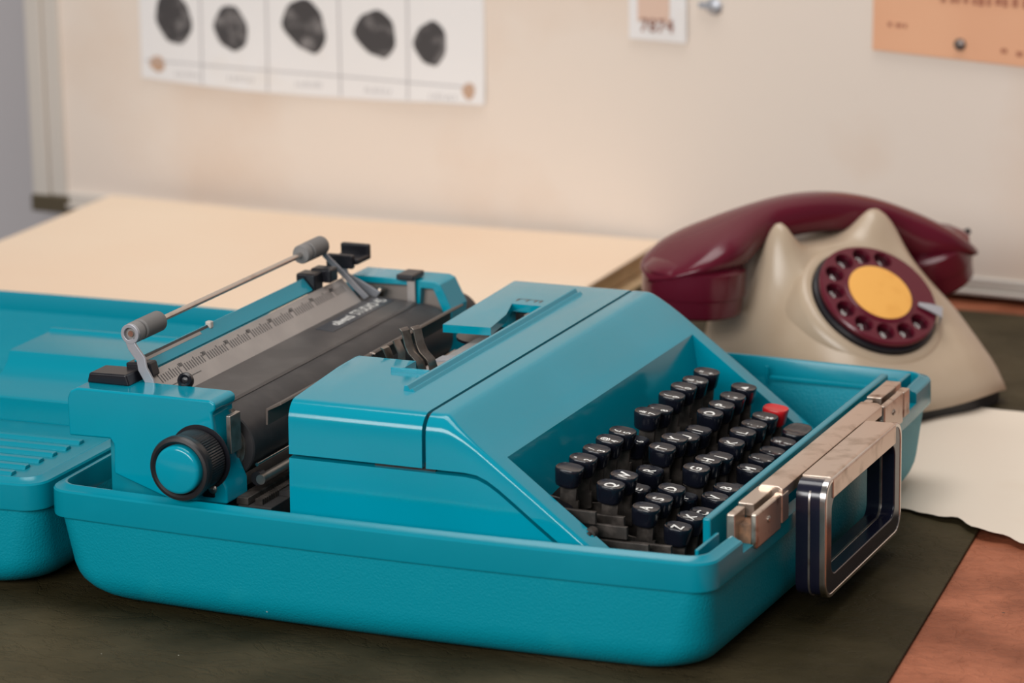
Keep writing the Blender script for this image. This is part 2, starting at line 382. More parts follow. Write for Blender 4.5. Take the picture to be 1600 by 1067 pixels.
for k, (s, z, rs, rz, tl) in enumerate([(11.2, 9.75, 1.68, 2.0, .4), (16.4, 9.25, 1.5, 1.75, .2), (22.85, 9.8, 1.85, 2.05, .9), (29.0, 9.55, 1.7, 1.85, .8), (33.7, 9.1, 1.35, 1.7, .3)]):
    blob('fingerprint', s, z, rs, rz, M_ink, 10+k, tl)
def cline(s0, z0, s1, z1, wd=.07, n=10):
    mb = MB(); dx, dz = s1-s0, z1-z0; L = math.hypot(dx, dz); nx, nz = -dz/L*wd, dx/L*wd; rows = []
    for i in range(n+1):
        s, z = s0+dx*i/n, z0+dz*i/n; rows.append([Bd(s+nx, ctl(s, z), z+nz), Bd(s-nx, ctl(s, z), z-nz)])
    return mb.loft(rows, cap=False, close=False).build('ruled_line' if L > 2 else 'print_mark', M_line, fp)
for s in (13.7, 19.6, 25.9, 31.8): cline(s, CZ((s-8.1)/30)+.15, s, 15.4)
cline(8.5, 6.35, 37, 6.05, .05, 24)
for s in (12.4, 17.3, 23.2, 29.2, 34.8):
    for k in range(7):
        z = 5.55-.012*(s-8); ss = s-1.1+k*.34; cline(ss, z-.22, ss+random.uniform(-.12, .16), z+random.uniform(.1, .25), .05, 2)
blob('tape_stain', 9.6, 6.1, .75, .6, M_stain, 5); blob('tape_stain', 36.9, 5.75, .55, .6, M_stain, 6)

tg = empty('number_tag', Bd(52, .1, 11), 'small white tag with printed digits on the notice board', 'tag')
board_sheet('tag_sheet', M_card, tg, 50.0, 54.5, 10.45, 10.35, 15.4, 15.4, t=.25, nu=8)
bbox_board(MB(), 50.7, 53.2, .27, .30, 11.75, 15).build('photo_patch', M_pinkp, tg, fix=True)
mb = MB(); put_text(mb, '7874', 1.35, Bd(52.2, .33, 11.45), Vector(Bd(1, 0, 0))-Vector(Bd(0, 0, 0)), (0, 0, 1), bold=.04); mb.build('digits', M_tagp, tg)

on = empty('orange_notice', Bd(75, .1, 11), 'orange paper notice pinned at the right of the board', 'notice')
board_sheet('notice_sheet', M_orange, on, 68.6, 92, 10.75, 9.6, 20, 20, t=.15, curl=lambda a, b: .12*(1-b)**3)
def dashes(s0, s1, z, t, h):
    mb = MB(); x = s0; rnd = random.Random(int(s0*10))
    while x < s1:
        wd = rnd.uniform(.25, .6); bbox_board(mb, x, min(x+wd, s1), t, t+.012, z-h*rnd.uniform(.3, .5), z+h*rnd.uniform(.3, .5)); x += wd+rnd.uniform(.08, .3)
    return mb.build('print_line', M_oprint, on, fix=True)
dashes(73.5, 84.5, 14.55, .2, .7); dashes(85.2, 91, 14.35, .2, .7); dashes(69.7, 71.1, 12.55, .22, .4); dashes(77.9, 78.5, 11.25, .26, .4); dashes(79.0, 79.6, 11.1, .26, .4)
def pin(s, z, t, label):
    mb = MB(); nx = Vector(Bd(0, 1, 0))-Vector(Bd(0, 0, 0))
    mb.lathe([(.02, -.3), (.06, .0), (.42, .05), (.40, .16), (.2, .26), (.02, .28)], Bd(s, t, z), nx, 20)
    tag(mb.build('push_pin', M_pin, fix=True), label, 'pin')
pin(75.0, 11.5, .32, 'dark round drawing pin in the orange notice')
mb = MB(); nx = Vector(Bd(0, 1, 0))-Vector(Bd(0, 0, 0))
mb.lathe([(.55, 0), (.6, .25), (.35, .4), (.05, .42)], Bd(56.6, 0, 13.1), nx, 20)
mb.box(-.9, 0, -.15, .15, -.2, .2, Matrix.Translation(Bd(56.4, .25, 13.2)))
tag(mb.build('wall_hook', M_alu, fix=True), 'small grey metal hook on the board beside the white tag', 'hook')

# ================================================================== TYPEWRITER
TW = empty('typewriter', (18, 18, -6.18), 'turquoise portable typewriter sitting in its open case base', 'typewriter')
W = 36.8; L = 36.0
ZB = -6.18
def case_shell(x0, x1, y0, y1, depth_in):
    rg = []
    def ring(ins, z, rad): rg.append(rrect(x0+ins, x1-ins, y0+ins, y1-ins, rad, z, .55))
    rb = 1.95
    for i in range(7):
        t = PI/2*i/7; ring(.5+rb-rb*math.sin(t), ZB+.02+rb*(1-math.cos(t)), 2.6-.75*i/7)
    ring(.5, ZB+.02+rb, 1.75); ring(.3, -1.52, 1.15)
    ring(.0, -1.44, 1.15); ring(-.02, -1.34, 1.17); ring(0, -.12, 1.15); ring(.07, -.02, 1.1); ring(.26, .03, 1.05); ring(.5, .18, .9); ring(.6, .17, .85); ring(.66, .05, .8)
    ring(.74, -1.0, .85); ring(1.5, depth_in, 1.5)
    return rg
rings = case_shell(0, L, 0, W, -4.7)
# outer bowl
mb = MB(); mb.loft(rings[:9], cap=False); mb.add(rings[0], [tuple(range(len(rings[0])-1, -1, -1))])
# close bowl on the inside (liner)
mb.loft([rings[8], rings[17], rings[18]], cap=False); mb.add(rings[18], [tuple(range(len(rings[18])))])
mb.build('case_bowl', M_case, TW, fix=True, ang=70)
mb = MB(); rim = [rings[8]]+rings[9:18]
mb.loft(rim+[rim[0]], cap=False)
notch = MB().box(L-.95, L+1.2, 4.1, 32.7, -.62, 1.2)
me = boolean(mb, [(notch, 'DIFFERENCE')])
finish('case_rim', me, M_rim, TW, ang=24)
# raised inner front lip
MB().box(34.02, 34.45, 4.2, 32.9, -5.4, .88).build('front_lip', M_rim, TW, bevel=.12)
# corner channels of the rim (two small ribs at each front corner)
for y0, y1 in ((1.2, 4.1), (32.7, 35.6)):
    MB().box(34.75, 34.95, y0, y1, -.6, .28).build('corner_rib', M_rim, TW, bevel=.06)
# far inner wall rib seen beside the keyboard
MB().prism([(26.5, -.72), (34.9, -.78), (34.9, -.92), (26.5, -.86)], W-1.15, W-.8).build('inner_rib', M_rim, TW)
MB().cyl((26.3, W-1.0, -1.2), (26.3, W-1.0, -.15), .1, seg=12).build('inner_post', M_rim, TW)
# hinge post + dirt in the back corner
MB().lathe([(.42, -3.0), (.42, -.1), (.3, -.05)], (2.0, 6.6, 0), (0, 0, 1), 16).build('hinge_post', M_rim, TW, fix=True)
MB().box(1.0, 2.4, 4.6, 6.2, -1.6, -1.35).build('hinge_plate', M_rust, TW, bevel=.05)

# ------------------------------------------------------------------ body covers
YN, YF, ZT = 2.61, 31.31, 5.04
def ztop(x): return ZT if x < 20.9 else ZT-.758*(x-21.19) if x > 21.5 else ZT-.758*max(0, x-21.19)*.75-.03
def section(x, z, rad, shear=0., zb=-2.9, y0=YN, y1=YF):
    rg = []; n = 7
    rad = min(rad, max(.05, z-zb-.05))
    for i in range(n):
        a = PI/2*i/(n-1); rg.append((x, y0+rad-rad*math.cos(a), z-rad+rad*math.sin(a)))
    for i in range(n):
        a = PI/2*(1-i/(n-1)); rg.append((x, y1-rad+rad*math.cos(a), z-rad+rad*math.sin(a)))
    rg = [(x, y1+.25, zb), *reversed(rg), (x, y0-.25, zb)]
    return [(px-shear*(z-pz), py, pz) for px, py, pz in rg]
st = [section(11.55, ZT-.5, .7, .16), section(11.68, ZT-.12, .95, .16), section(12.0, ZT, 1.0, .1)]
for x in (14, 17, 19.5, 20.6, 21.0): st.append(section(x, ZT, 1.0))
st.append(section(21.17, ZT-.03, .98))
for x, rr in ((21.35, .9), (21.7, .7), (22.2, .5), (22.9, .36), (25, .3), (28, .28), (30.4, .28)): st.append(section(x, ZT-.758*(x-21.19), rr))
st.append(section(30.9, ztop(30.9), .3, 0))
BODY = lambda: (lambda q: (q.loft(st), q)[1])(MB())
keywell = MB().prism([(23.95, 7), (40, 7), (40, -3.4), (24.95, -3.4), (23.95, 2.95)], YN+1.4, YF-1.4)
opening = MB().prism([(8, 12.1), (15.3, 12.1), (15.3, 10.3), (17.15, 10.3), (17.15, 25.3), (15.0, 25.3), (15.7, 22.9), (16.1, 19.9), (13.35, 19.7), (8, 19.7)], 1.0, 7, 'z')
under = MB().box(8, 17.15, 19.2, 27.5, .6, 4.6)
backtrim = MB().prism([(8, 1), (12.85, 1), (11.75, 12.15), (8, 12.15)], -4, 7, 'z')
backtrim2 = MB().prism([(8, 19.5), (13.35, 19.6), (12.85, 33), (8, 33)], -4, 7, 'z')
g = .105
SX = 20.12                        # vertical seam
SZ = 2.28                         # horizontal seam on the sides
curve = [(SX, SZ), (22.3, SZ), (22.95, SZ-.08), (23.5, SZ-.3), (24.1, SZ-.68), (32, SZ-.68-.745*7.9)]
low = MB().prism([(0, -8), (0, SZ-g), (SX, SZ-g)]+[(x, z-g) for x, z in curve[1:]]+[(32, -8)], -5, 45)
front = MB().prism([(SX+g, 9), (SX+g, SZ+g)]+[(x, z+g) for x, z in curve[1:]]+[(40, -4), (40, 9)], -5, 45)
ribbon = MB().prism([(0, 9), (0, SZ+g), (SX-g, SZ+g), (SX-g, 9)], -5, 45)
me = boolean(BODY(), [(backtrim, 'DIFFERENCE'), (opening, 'DIFFERENCE'), (under, 'DIFFERENCE'), (backtrim2, 'DIFFERENCE'), (ribbon, 'INTERSECT')])
finish('ribbon_cover', me, M_cover, TW, ang=30)
inner = MB().box(SX+g+.001, 45, YN+1.1, YF-1.1, -6, 9)
fm = boolean(front, [(inner, 'UNION')]); front = MB(); front.add([(v.co.x/CM, v.co.y/CM, v.co.z/CM-DZ) for v in fm.vertices], [tuple(p.vertices) for p in fm.polygons])
me = boolean(BODY(), [(keywell, 'DIFFERENCE'), (front, 'INTERSECT')])
finish('front_cover', me, M_cover, TW, ang=30)
me = boolean(BODY(), [(keywell, 'DIFFERENCE'), (opening, 'DIFFERENCE'), (under, 'DIFFERENCE'), (backtrim, 'DIFFERENCE'), (backtrim2, 'DIFFERENCE'), (low, 'INTERSECT'), (MB().box(SX+g, 45, YN+1.08, YF-1.08, -6, 9), 'DIFFERENCE')])
finish('lower_housing', me, M_cover, TW, ang=30)
# dark inside of the seams
MB().prism([(SX-.25, -1), (SX+.25, -1), (SX+.25, ZT-.12), (SX-.25, ZT-.12)], YN+.7, YF-.7).build('seam_liner', M_bed, TW)
MB().box(17.3, 20.6, YN+.25, YN+.7, SZ-.3, SZ+.3).build('seam_liner', M_bed, TW)
# raised rail along the ribbon cover, small lip, index marks
MB().prism([(17.2, ZT-.1), (17.26, ZT+.3), (17.44, ZT+.3), (17.58, ZT+.08), (17.72, ZT+.16), (17.95, ZT-.1)], 6.5, 28.7).build('cover_rail', M_cover, TW, bevel=.03)
MB().box(14.95, 17.1, 9.75, 10.0, ZT-.1, ZT+.22).build('cover_lip', M_cover, TW, bevel=.05)
for x0, x1, y0, y1 in ((14.9, 15.05, 26.0, 26.5), (15.5, 15.62, 26.0, 26.5), (15.5, 16.4, 26.4, 26.5), (16.0, 16.12, 26.0, 26.5), (16.3, 16.42, 26.0, 26.5), (14.9, 15.5, 26.4, 26.5)):
    MB().box(x0, x1, y0, y1, ZT-.02, ZT+.008).build('index_mark', M_defl, TW)

# ------------------------------------------------------------------ type basket seen through the opening
MB().prism([(8.9, -4), (8.9, -.9), (11.2, -.4), (17.1, 1.6), (17.1, -4)], 5, 29).build('basket_floor', M_bed, TW)
MB().box(17.0, 17.14, 10.4, 25.2, 1.0, 4.6).build('basket_liner', M_bed, TW)
MB().box(15.2, 17.0, 25.35, 27.3, 1.0, 4.5).build('basket_liner', M_bed, TW)
# curved type-bar segment (metal arc) and resting type bars
seg = []
for i in range(15):
    a = R(-62+124*i/14); cy, cx = 17.0, 11.2
    p = lambda rr, z: (cx+rr*math.cos(a)*.95, cy+rr*math.sin(a)*1.35, z)
    seg.append([p(4.3, 2.3), p(5.6, 2.5), p(5.7, 3.35), p(5.2, 3.45), p(4.4, 2.9)])
MB().loft(seg).build('type_segment', M_steel, TW, fix=True)
for i in range(26):
    a = R(-58+116*i/25); cy, cx = 17.0, 11.2
    p0 = Vector((cx+4.6*math.cos(a)*.95, cy+4.6*math.sin(a)*1.35, 2.95)); p1 = Vector((cx+1.0*math.cos(a), cy+1.4*math.sin(a)*1.35, 1.2))
    sd = (p1-p0).cross(Vector((0, 0, 1))).normalized()*.06
    MB().strip([p0, p1], Vector((0, 0, .22)), .11).build('type_bar', M_lever, TW)
# light metal cover plates in front of the segment
for y0, y1, x0, z, mm in ((10.6, 13.2, 15.4, 4.0, M_ruler), (13.3, 15.6, 14.7, 4.1, M_ruler), (15.6, 16.7, 14.6, 4.16, M_alu), (16.7, 21.9, 14.75, 4.12, M_ruler), (22.0, 25.0, 15.3, 3.9, M_ruler)):
    MB().prism([(x0-.5, z-.75), (x0, z-.05), (x0+.1, z), (16.95, z+.22), (16.95, z+.05), (x0+.1, z-.2)], y0, y1).build('basket_plate', mm, TW, bevel=.03)
# ribbon guide prongs
def prong(y, dx, k=1.):
    pts = [(15.34, 2.6), (15.34, 4.5), (15.2, 4.9), (14.8, 5.3), (14.62, 5.7), (14.45, 6.45), (14.3, 6.6)]
    MB().strip([(x+dx, y, 2.6+(z-2.6)*k) for x, z in pts], (.1, .27, 0), .09).build('ribbon_guide', M_prong, TW, bevel=.02)
prong(12.7, 0); prong(13.2, .42)
MB().strip([(13.4, 12.9, 2.6), (13.4, 12.9, 4.9), (13.2, 12.9, 5.35), (13.05, 12.9, 5.4)], (.05, .28, 0), .08).build('ribbon_guide', M_prong, TW)
MB().strip([(13.9, 13.3, 2.6), (13.9, 13.3, 5.1), (13.6, 13.3, 5.75)], (.05, .28, 0), .08).build('ribbon_guide', M_prong, TW)
MB().strip([(16.5, 23.9, 2.4), (16.5, 23.9, 4.9)], (0, .3, 0), .08).build('ribbon_guide', M_steel, TW)
# ribbon spool under the far block
MB().lathe([(1.9, 0), (1.9, .15), (.6, .18), (.6, 1.1), (1.9, 1.12), (1.9, 1.27)], (14.9, 22.6, 2.6), (0, 0, 1), 28).build('ribbon_spool', M_black, TW, fix=True)

# ------------------------------------------------------------------ carriage
AX, AZ, PR = 8.05, 1.92, 1.8
cylp = MB().lathe([(1.5, 0), (PR-.06, .02), (PR, .1), (PR, 24.4), (PR-.06, 24.48), (1.5, 24.5)], (AX, 4.2, AZ), (0, 1, 0), 56)
pl = cylp.build('platen', M_platen, TW, fix=True)
MB().lathe([(1.35, -.06), (1.35, .05), (.9, .1)], (AX, 4.15, AZ), (0, 1, 0), 32).build('platen_end', M_steel, pl, fix=True)
MB().cyl((AX, -.4, AZ), (AX, 33, AZ), .35).build('platen_axle', M_steel, TW)
# near end cover
o0, o1 = 1.8, 4.05
prof = [(.45, 2.33), (.45, 4.3), (.62, 4.72), (1.05, 4.92), (8.75, 4.94), (9.0, 4.78), (9.0, 4.45), (8.8, 4.28), (8.98, 1.7), (9.5, .5), (9.5, -.4), (6.2, -.5), (3.0, .56), (3.05, 2.1), (2.85, 2.38)]
MB().prism(prof, o0, o1).build('end_cover', M_cover, TW, bevel=.16, seg=3)
MB().prism([(2.05, 2.5), (6.5, 2.5), (7.0, -.9), (2.0, -.9)], 3.2, 4.1).build('carriage_side_plate', M_liner, TW, bevel=.05)
MB().box(9.15, 9.42, 2.6, 3.7, 2.0, 4.0).build('platen_latch', M_steel, TW, bevel=.05)
MB().strip([(9.0, 3.5, 4.1), (9.15, 3.75, 3.4), (9.2, 3.9, 2.2), (9.05, 4.0, 1.5), (8.7, 3.95, 1.2)], (0, .18, 0), .12).build('platen_latch', M_steel, TW)
MB().lathe([(.24, 0), (.24, .08), (.16, .14), (.02, .15)], (8.72, o0+.02, .35), (0, -1, 0), 18).build('screw', M_steel, TW, fix=True)
MB().lathe([(1.72, 0), (1.72, .03), (1.5, .04)], (AX, o0+.02, AZ), (0, -1, 0), 40).build('knob_recess', M_black, TW, fix=True)
MB().box(8.05, 8.85, o0-.05, o0+.2, -.15, .75).build('knob_recess', M_black, TW, bevel=.15)
# knob: knurled black ring with teal cap
kn = MB(); N = 144; rk = []
for (rr, h, kd) in ((1.15, 0, 0), (1.42, .02, 0), (1.5, .1, .0), (1.53, .2, .022), (1.53, 1.45, .022), (1.60, 1.55, 0), (1.67, 1.75, 0), (1.67, 2.05, 0), (1.6, 2.2, 0), (1.45, 2.24, 0), (1.34, 2.14, 0), (1.3, 1.9, 0)):
    rk.append([(AX+(rr+(kd if i % 2 else -kd))*math.cos(2*PI*i/N), 1.75-h, AZ+(rr+(kd if i % 2 else -kd))*math.sin(2*PI*i/N)) for i in range(N)])
kn.loft(rk); knob = kn.build('platen_knob', M_blackm, TW, fix=True, ang=25)
MB().lathe([(1.24, 1.85), (1.24, 2.3), (1.17, 2.41), (1.06, 2.46), (.02, 2.47)], (AX, 1.75, AZ), (0, -1, 0), 56).build('knob_cap', M_cover, knob, fix=True)
# far end cover
fprof = [(2.9, 2.6), (2.9, 4.75), (3.3, 4.95), (8.55, 4.95), (8.9, 4.8), (9.6, 3.4), (9.35, -.4), (3.0, -.4)]
fi = [(3.4, 1.5), (3.4, 4.55), (7.15, 4.6), (7.3, 3.0), (7.55, 3.0), (7.7, 4.5), (8.45, 4.5), (9.0, 3.3), (8.9, 1.0)]
mb = MB().prism(fprof, 29.0, 31.2); cut = MB().prism(fi, 28.5, 29.7)
me = boolean(mb, [(cut, 'DIFFERENCE')]); finish('end_cover', me, M_cover, TW, bevel=.06)
MB().prism([(3.3, 1.0), (3.3, 4.7), (8.6, 4.7), (9.1, 3.3), (8.9, 1.0)], 29.55, 29.65).build('end_plate', M_taupe, TW)
MB().lathe([(1.0, 0), (1.45, .05), (1.5, .15), (1.5, 1.5), (1.4, 1.6), (.02, 1.62)], (AX, 31.6, AZ), (0, 1, 0), 40).build('platen_knob', M_blackm, TW, fix=True)
# dark deflector plate with maker lettering
DX0, DX1 = 4.9, 7.75
dz = lambda x: 4.0-.06*(x-DX0)
MB().prism([(DX0, dz(DX0)-.12), (DX0, dz(DX0)), (DX1-.15, dz(DX1)), (DX1, dz(DX1)-.12), (DX1-.2, dz(DX1)-.15)], 4.2, 28.4).build('paper_deflector', M_defl, TW, bevel=.03)
bx0, bx1 = 5.35, 6.45
MB().prism([(bx0, dz(bx0)-.02), (bx0, dz(bx0)+.02), (bx1, dz(bx1)+.02), (bx1, dz(bx1)-.02)], 20.2, 28.0).build('badge', M_badge, TW)
mb = MB(); eye = Vector((0, 1, 0)); eyy = Vector((-1, 0, .06)).normalized(); bz = dz(5.9)+.028
put_text(mb, 'olivetti', .86, (5.88, 22.55, bz), eye, eyy, .92, .05); put_text(mb, 'STUDIO 45', .95, (5.88, 25.9, bz), eye, eyy, .82, .04)
mb.build('maker_lettering', M_white, TW)
# paper table: ruler plate and teal strip
a0 = Vector((4.95, 0, 3.95)); a1 = Vector((3.72, 0, 5.28)); ud = (a1-a0).normalized(); nn = Vector((ud.z, 0, -ud.x))
RY0, RY1 = 4.3, 26.9
def slab(p, q, y0, y1, t): 
    p, q = Vector(p), Vector(q); k = Vector((q.z-p.z, 0, -(q.x-p.x))).normalized()*t
    return MB().prism([(p.x, p.z), (q.x, q.z), (q.x-k.x, q.z-k.z), (p.x-k.x, p.z-k.z)], y0, y1)
slab(a0, a1, RY0, RY1, .1).build('ruler_plate', M_ruler, TW, fix=True)
b1 = Vector((3.05, 0, 6.0)); b0 = a1+Vector((-.08, 0, .05))
slab(b0, b1, 4.6, 23.4, .3).build('paper_table', M_cover, TW, bevel=.05, fix=True)
slab(b0+(b1-b0)*.78, b0+(b1-b0)*.93, 4.7, 12.0, -.012).build('paper_support_slot', M_black, TW, fix=True)
slab(b0+(b1-b0)*.60, b0+(b1-b0)*.78, 4.7, 11.0, -.014).build('paper_support', M_ruler, TW, fix=True)
MB().box(2.95, 3.3, 12.0, 12.35, 5.75, 6.15).build('paper_support_tab', M_trim, TW, bevel=.08)
sm = MB()
for i in range(85):
    y = RY0+.7+i*.252; ln = .56 if i % 5 == 0 else .44
    if i % 10 == 9: continue
    p = a0+ud*.98+nn*.012; e = p+ud*ln; p.y = e.y = y
    sm.add([p+Vector((0, -.04, 0)), p+Vector((0, .04, 0)), e+Vector((0, .04, 0)), e+Vector((0, -.04, 0))], [(0, 1, 2, 3)])
so = sm.build('scale_marks', M_mark, TW); so['kind'] = 'stuff'
nm = MB()
for k in range(1, 9):
    q = a0+ud*1.42+nn*.014; q.y = RY0+.7+(k*10-1)*.252
    put_text(nm, str(k*10), .32, q, (0, 1, 0), ud, 1, .015)
nm.build('scale_numbers', M_mark, TW)
q = a0+ud*.62+nn*.012
MB().add([(q.x, 5.0, q.z), (q.x, 8.6, q.z), (q.x-ud.x*-.05, 8.6, q.z+ud.z*.05), (q.x-ud.x*-.05, 5.0, q.z+ud.z*.05)], [(0, 1, 2, 3)]).build('margin_slot', M_mark, TW)
# margin knob
MB().lathe([(.02, -.43), (.25, -.36), (.41, -.12), (.43, .1), (.36, .3), (.24, .38), (.15, .24), (.02, .2)], (6.0, 4.3, 5.1), (.25, -.85, .45), 28).build('margin_knob', M_black, TW, fix=True)
MB().strip([(6.35, 4.5, 4.0), (6.2, 4.4, 4.7), (6.05, 4.35, 5.0)], (0, .2, 0), .08).build('margin_stem', M_ruler, TW)
# paper bail: rod, rollers, arms
BX, BZ = 3.06, 7.39
MB().cyl((BX, 4.0, BZ), (BX, 26.0, BZ), .155, seg=20).build('bail_rod', M_chrome, TW)
def roller(y0, y1):
    pr = [(.2, 0), (.5, .02), (.54, .12), (.54, .55), (.44, .57), (.44, .75), (.54, .77), (.54, .85)]
    n = int((y1-y0-.95)/.12)
    for i in range(n): pr += [(.55, .86+i*.12), (.52, .9+i*.12)]
    pr += [(.55, y1-y0-.06), (.48, y1-y0), (.2, y1-y0)]
    MB().lathe(pr, (BX, y0, BZ), (0, 1, 0), 32).build('bail_roller', M_roller, TW, fix=True, ang=60)
roller(4.1, 6.9); roller(23.1, 25.7)
def arm(y, pts, wd=.27):
    rings = []
    for i, (x, z) in enumerate(pts):
        q0 = Vector((*pts[max(0, i-1)],)); q1 = Vector((*pts[min(len(pts)-1, i+1)],)); tdir = (q1-q0).normalized(); n2 = Vector((-tdir.y, tdir.x))*wd
        rings.append([(x+n2.x, y-.08, z+n2.y), (x-n2.x, y-.08, z-n2.y), (x-n2.x, y+.08, z-n2.y), (x+n2.x, y+.08, z+n2.y)])
    mb = MB(); mb.loft(rings)
    return mb
ab = arm(4.0, [(3.0, 7.1), (3.15, 6.7), (3.62, 6.1), (3.7, 5.6), (4.05, 5.0), (4.2, 4.2)])
ab.build('bail_arm', M_alu, TW, bevel=.04, fix=True)
me = boolean(MB().lathe([(.52, -.1), (.52, .12)], (BX, 4.0, BZ), (0, 1, 0), 32), [(MB().cyl((BX, 3, BZ), (BX, 5, BZ), .33), 'DIFFERENCE')])
finish('bail_arm_eye', me, M_alu, TW, bevel=.03)
def arm3(name, pts, wd):
    rings = []
    for i, p in enumerate(pts):
        t = (Vector(pts[min(len(pts)-1, i+1)])-Vector(pts[max(0, i-1)])); n2 = Vector((t.z, 0, -t.x)).normalized()*wd; p = Vector(p); h = Vector((0, .07, 0))
        rings.append([p+n2-h, p-n2-h, p-n2+h, p+n2+h])
    MB().loft(rings).build(name, M_alu, TW, bevel=.03, fix=True)
arm3('bail_arm', [(3.0, 25.9, 7.3), (3.1, 26.1, 6.7), (3.7, 26.5, 5.9), (4.6, 27.0, 4.7), (5.05, 27.3, 4.1)], .16)
arm3('release_arm', [(3.55, 27.3, 5.9), (3.7, 27.4, 5.3), (4.6, 27.9, 4.6), (5.3, 28.3, 4.05)], .24)
# black clips and levers
MB().prism([(1.0, 4.9), (1.15, 5.45), (3.3, 5.5), (3.5, 4.9)], 2.9, 4.6).build('paper_release_lever', M_black, TW, bevel=.1)
MB().prism([(2.6, 4.9), (2.5, 5.75), (3.9, 5.85), (4.1, 5.1)], 4.3, 5.1).build('bail_clip', M_black, TW, bevel=.1)
MB().box(2.5, 3.7, 23.5, 24.6, 5.0, 6.2).build('bail_clip', M_black, TW, bevel=.12)
MB().box(2.9, 4.2, 24.5, 25.5, 5.5, 6.3).build('bail_clip', M_black, TW, bevel=.12)
MB().prism([(2.6, 5.75), (2.6, 6.55), (4.3, 6.55), (4.3, 5.75)], 27.1, 27.5).add([], []).build('release_lever', M_black, TW, bevel=.1)
MB().box(2.7, 4.5, 27.4, 29.0, 5.95, 6.3).build('release_lever', M_black, TW, bevel=.1)
MB().box(2.7, 4.5, 28.8, 29.2, 5.95, 6.85).build('release_lever', M_black, TW, bevel=.1)
MB().box(6.95, 7.45, 28.7, 28.85, 2.6, 5.05).build('line_space_stem', M_ruler, TW, bevel=.04)
MB().box(6.4, 7.5, 28.4, 30.0, 5.0, 5.35).build('line_space_lever', M_black, TW, bevel=.1)
MB().lathe([(.14, 0), (.3, .35), (.26, .5), (.05, .55)], (5.2, 28.8, 3.9), (0, 0, 1), 16).build('stud', M_steel, TW, fix=True)
# rail, rods and rack under the platen
MB().cyl((10.15, 4.2, .3), (10.15, 30, .3), .26, seg=18).build('feed_rod', M_steel, TW)
MB().lathe([(.36, 0), (.36, .5), (.26, .5)], (9.9, 4.3, .3), (0, 1, 0), 18).build('rod_bush', M_blackm, TW, fix=True)
MB().cyl((9.75, 4.6, .95), (9.75, 29, .95), .1, seg=12).build('guide_wire', M_chrome, TW)
MB().box(9.5, 11.4, 2.9, 31, -3.2, -.7).build('carriage_rail', M_bed, TW, bevel=.05)
MB().box(9.4, 10.1, 2.9, 31, -.7, -.3).build('carriage_rail', M_lever, TW, bevel=.05)
rk = MB()
for i in range(120): rk.box(10.35, 10.75, 3.2+i*.23, 3.2+i*.23+.12, -.7, -.4)
ro = rk.build('rack_teeth', M_lever, TW); ro['kind'] = 'stuff'
MB().prism([(2.2, -1.5), (2.2, -.9), (9.4, -.9), (9.4, -1.5)], 4.1, 31).build('carriage_frame', M_bed, TW)
MB().box(3.6, 9.0, 4.1, 29, -.9, -.3).build('carriage_pan', M_bed, TW)
# line guide plates along the front of the platen
def frameplate(y0, y1):
    MB().prism([(10.36, 3.1), (10.46, 3.1), (10.5, 3.85), (11.3, 4.25), (11.22, 4.36), (10.38, 3.95)], y0, y1).build('line_guide', M_guide, TW, bevel=.03)
frameplate(4.6, 12.2); frameplate(14.5, 27)
MB().lathe([(.16, 0), (.16, .12), (.02, .16)], (11.2, 15.3, 4.2), (.2, 0, 1), 14).build('screw', M_chrome, TW, fix=True)

# ------------------------------------------------------------------ keyboard
PITCHY = 1.776
ROWS = [(26.34, 6.22, 2.12), (28.17, 7.10, 1.13), (29.86, 7.55, .06), (31.21, 8.42, -1.02)]
LEG = [
    ['', '"2', '/3', '@4', '£5', '_6', '&7', "'8", '(9', ')0', '½¼', '=+'],
    ['Q', 'W', 'E', 'R', 'T', 'Y', 'U', 'I', 'O', 'P', '-*', '^'],
    ['A', 'S', 'D', 'F', 'G', 'H', 'J', 'K', 'L', ':;', '!%', 'RED'],
    ['Z', 'X', 'C', 'V', 'B', 'N', 'M', '?,', '..', '¾?', 'SHIFT']]
PRESS = {(0, 5): 1.0, (0, 7): .3, (1, 2): 1.15, (1, 3): .75, (1, 6): .35, (1, 7): .45, (2, 3): .95, (2, 6): .3, (3, 2): .35, (3, 5): .6}
def dish(x, y): return -.13*max(0, 1-(y/.66)**2)*1.0+.02*(x/.66)**2
def key_mesh(hx=.68, hy=.66):
    """flared key cap with rounded, dished top; origin at the top centre"""
    def ring(sx, sy, z, dsh=False, pw=2.9):
        out = []
        for i in range(28):
            a = 2*PI*i/28; c, s = math.cos(a), math.sin(a); x = sx*math.copysign(abs(c)**(2/pw), c); y = sy*math.copysign(abs(s)**(2/pw), s)
            out.append((x, y, z+(dish(x, y) if dsh else 0)))
        return out
    rg = [ring(hx*.5, hy*.5, -1.05), ring(hx*.84, hy*.82, -.92), ring(hx*.9, hy*.88, -.8), ring(hx*.99, hy*.99, -.2), ring(hx*1.02, hy*1.02, -.1, pw=2.7), ring(hx*.98, hy*.98, -.02, pw=2.6), ring(hx*.9, hy*.9, 0.0, True, 2.5), ring(hx*.6, hy*.6, 0, True, 2.3), ring(hx*.3, hy*.3, 0, True, 2)]
    mb = MB(); mb.loft(rg)
    me = bpy.data.meshes.new('key'); me.from_pydata([(x*CM, y*CM, z*CM) for x, y, z in mb.v], [], mb.f)
    b = bmesh.new(); b.from_mesh(me); bmesh.ops.recalc_face_normals(b, faces=b.faces); b.to_mesh(me); b.free()
    me.shade_smooth(); me.set_sharp_from_angle(angle=R(48)); return me
KM = key_mesh(); KM.materials.append(M_key)
KMR = key_mesh(); KMR.materials.append(M_red)
KMS = key_mesh(.68, 1.25); KMS.materials.append(M_key)
TILT = R(7)
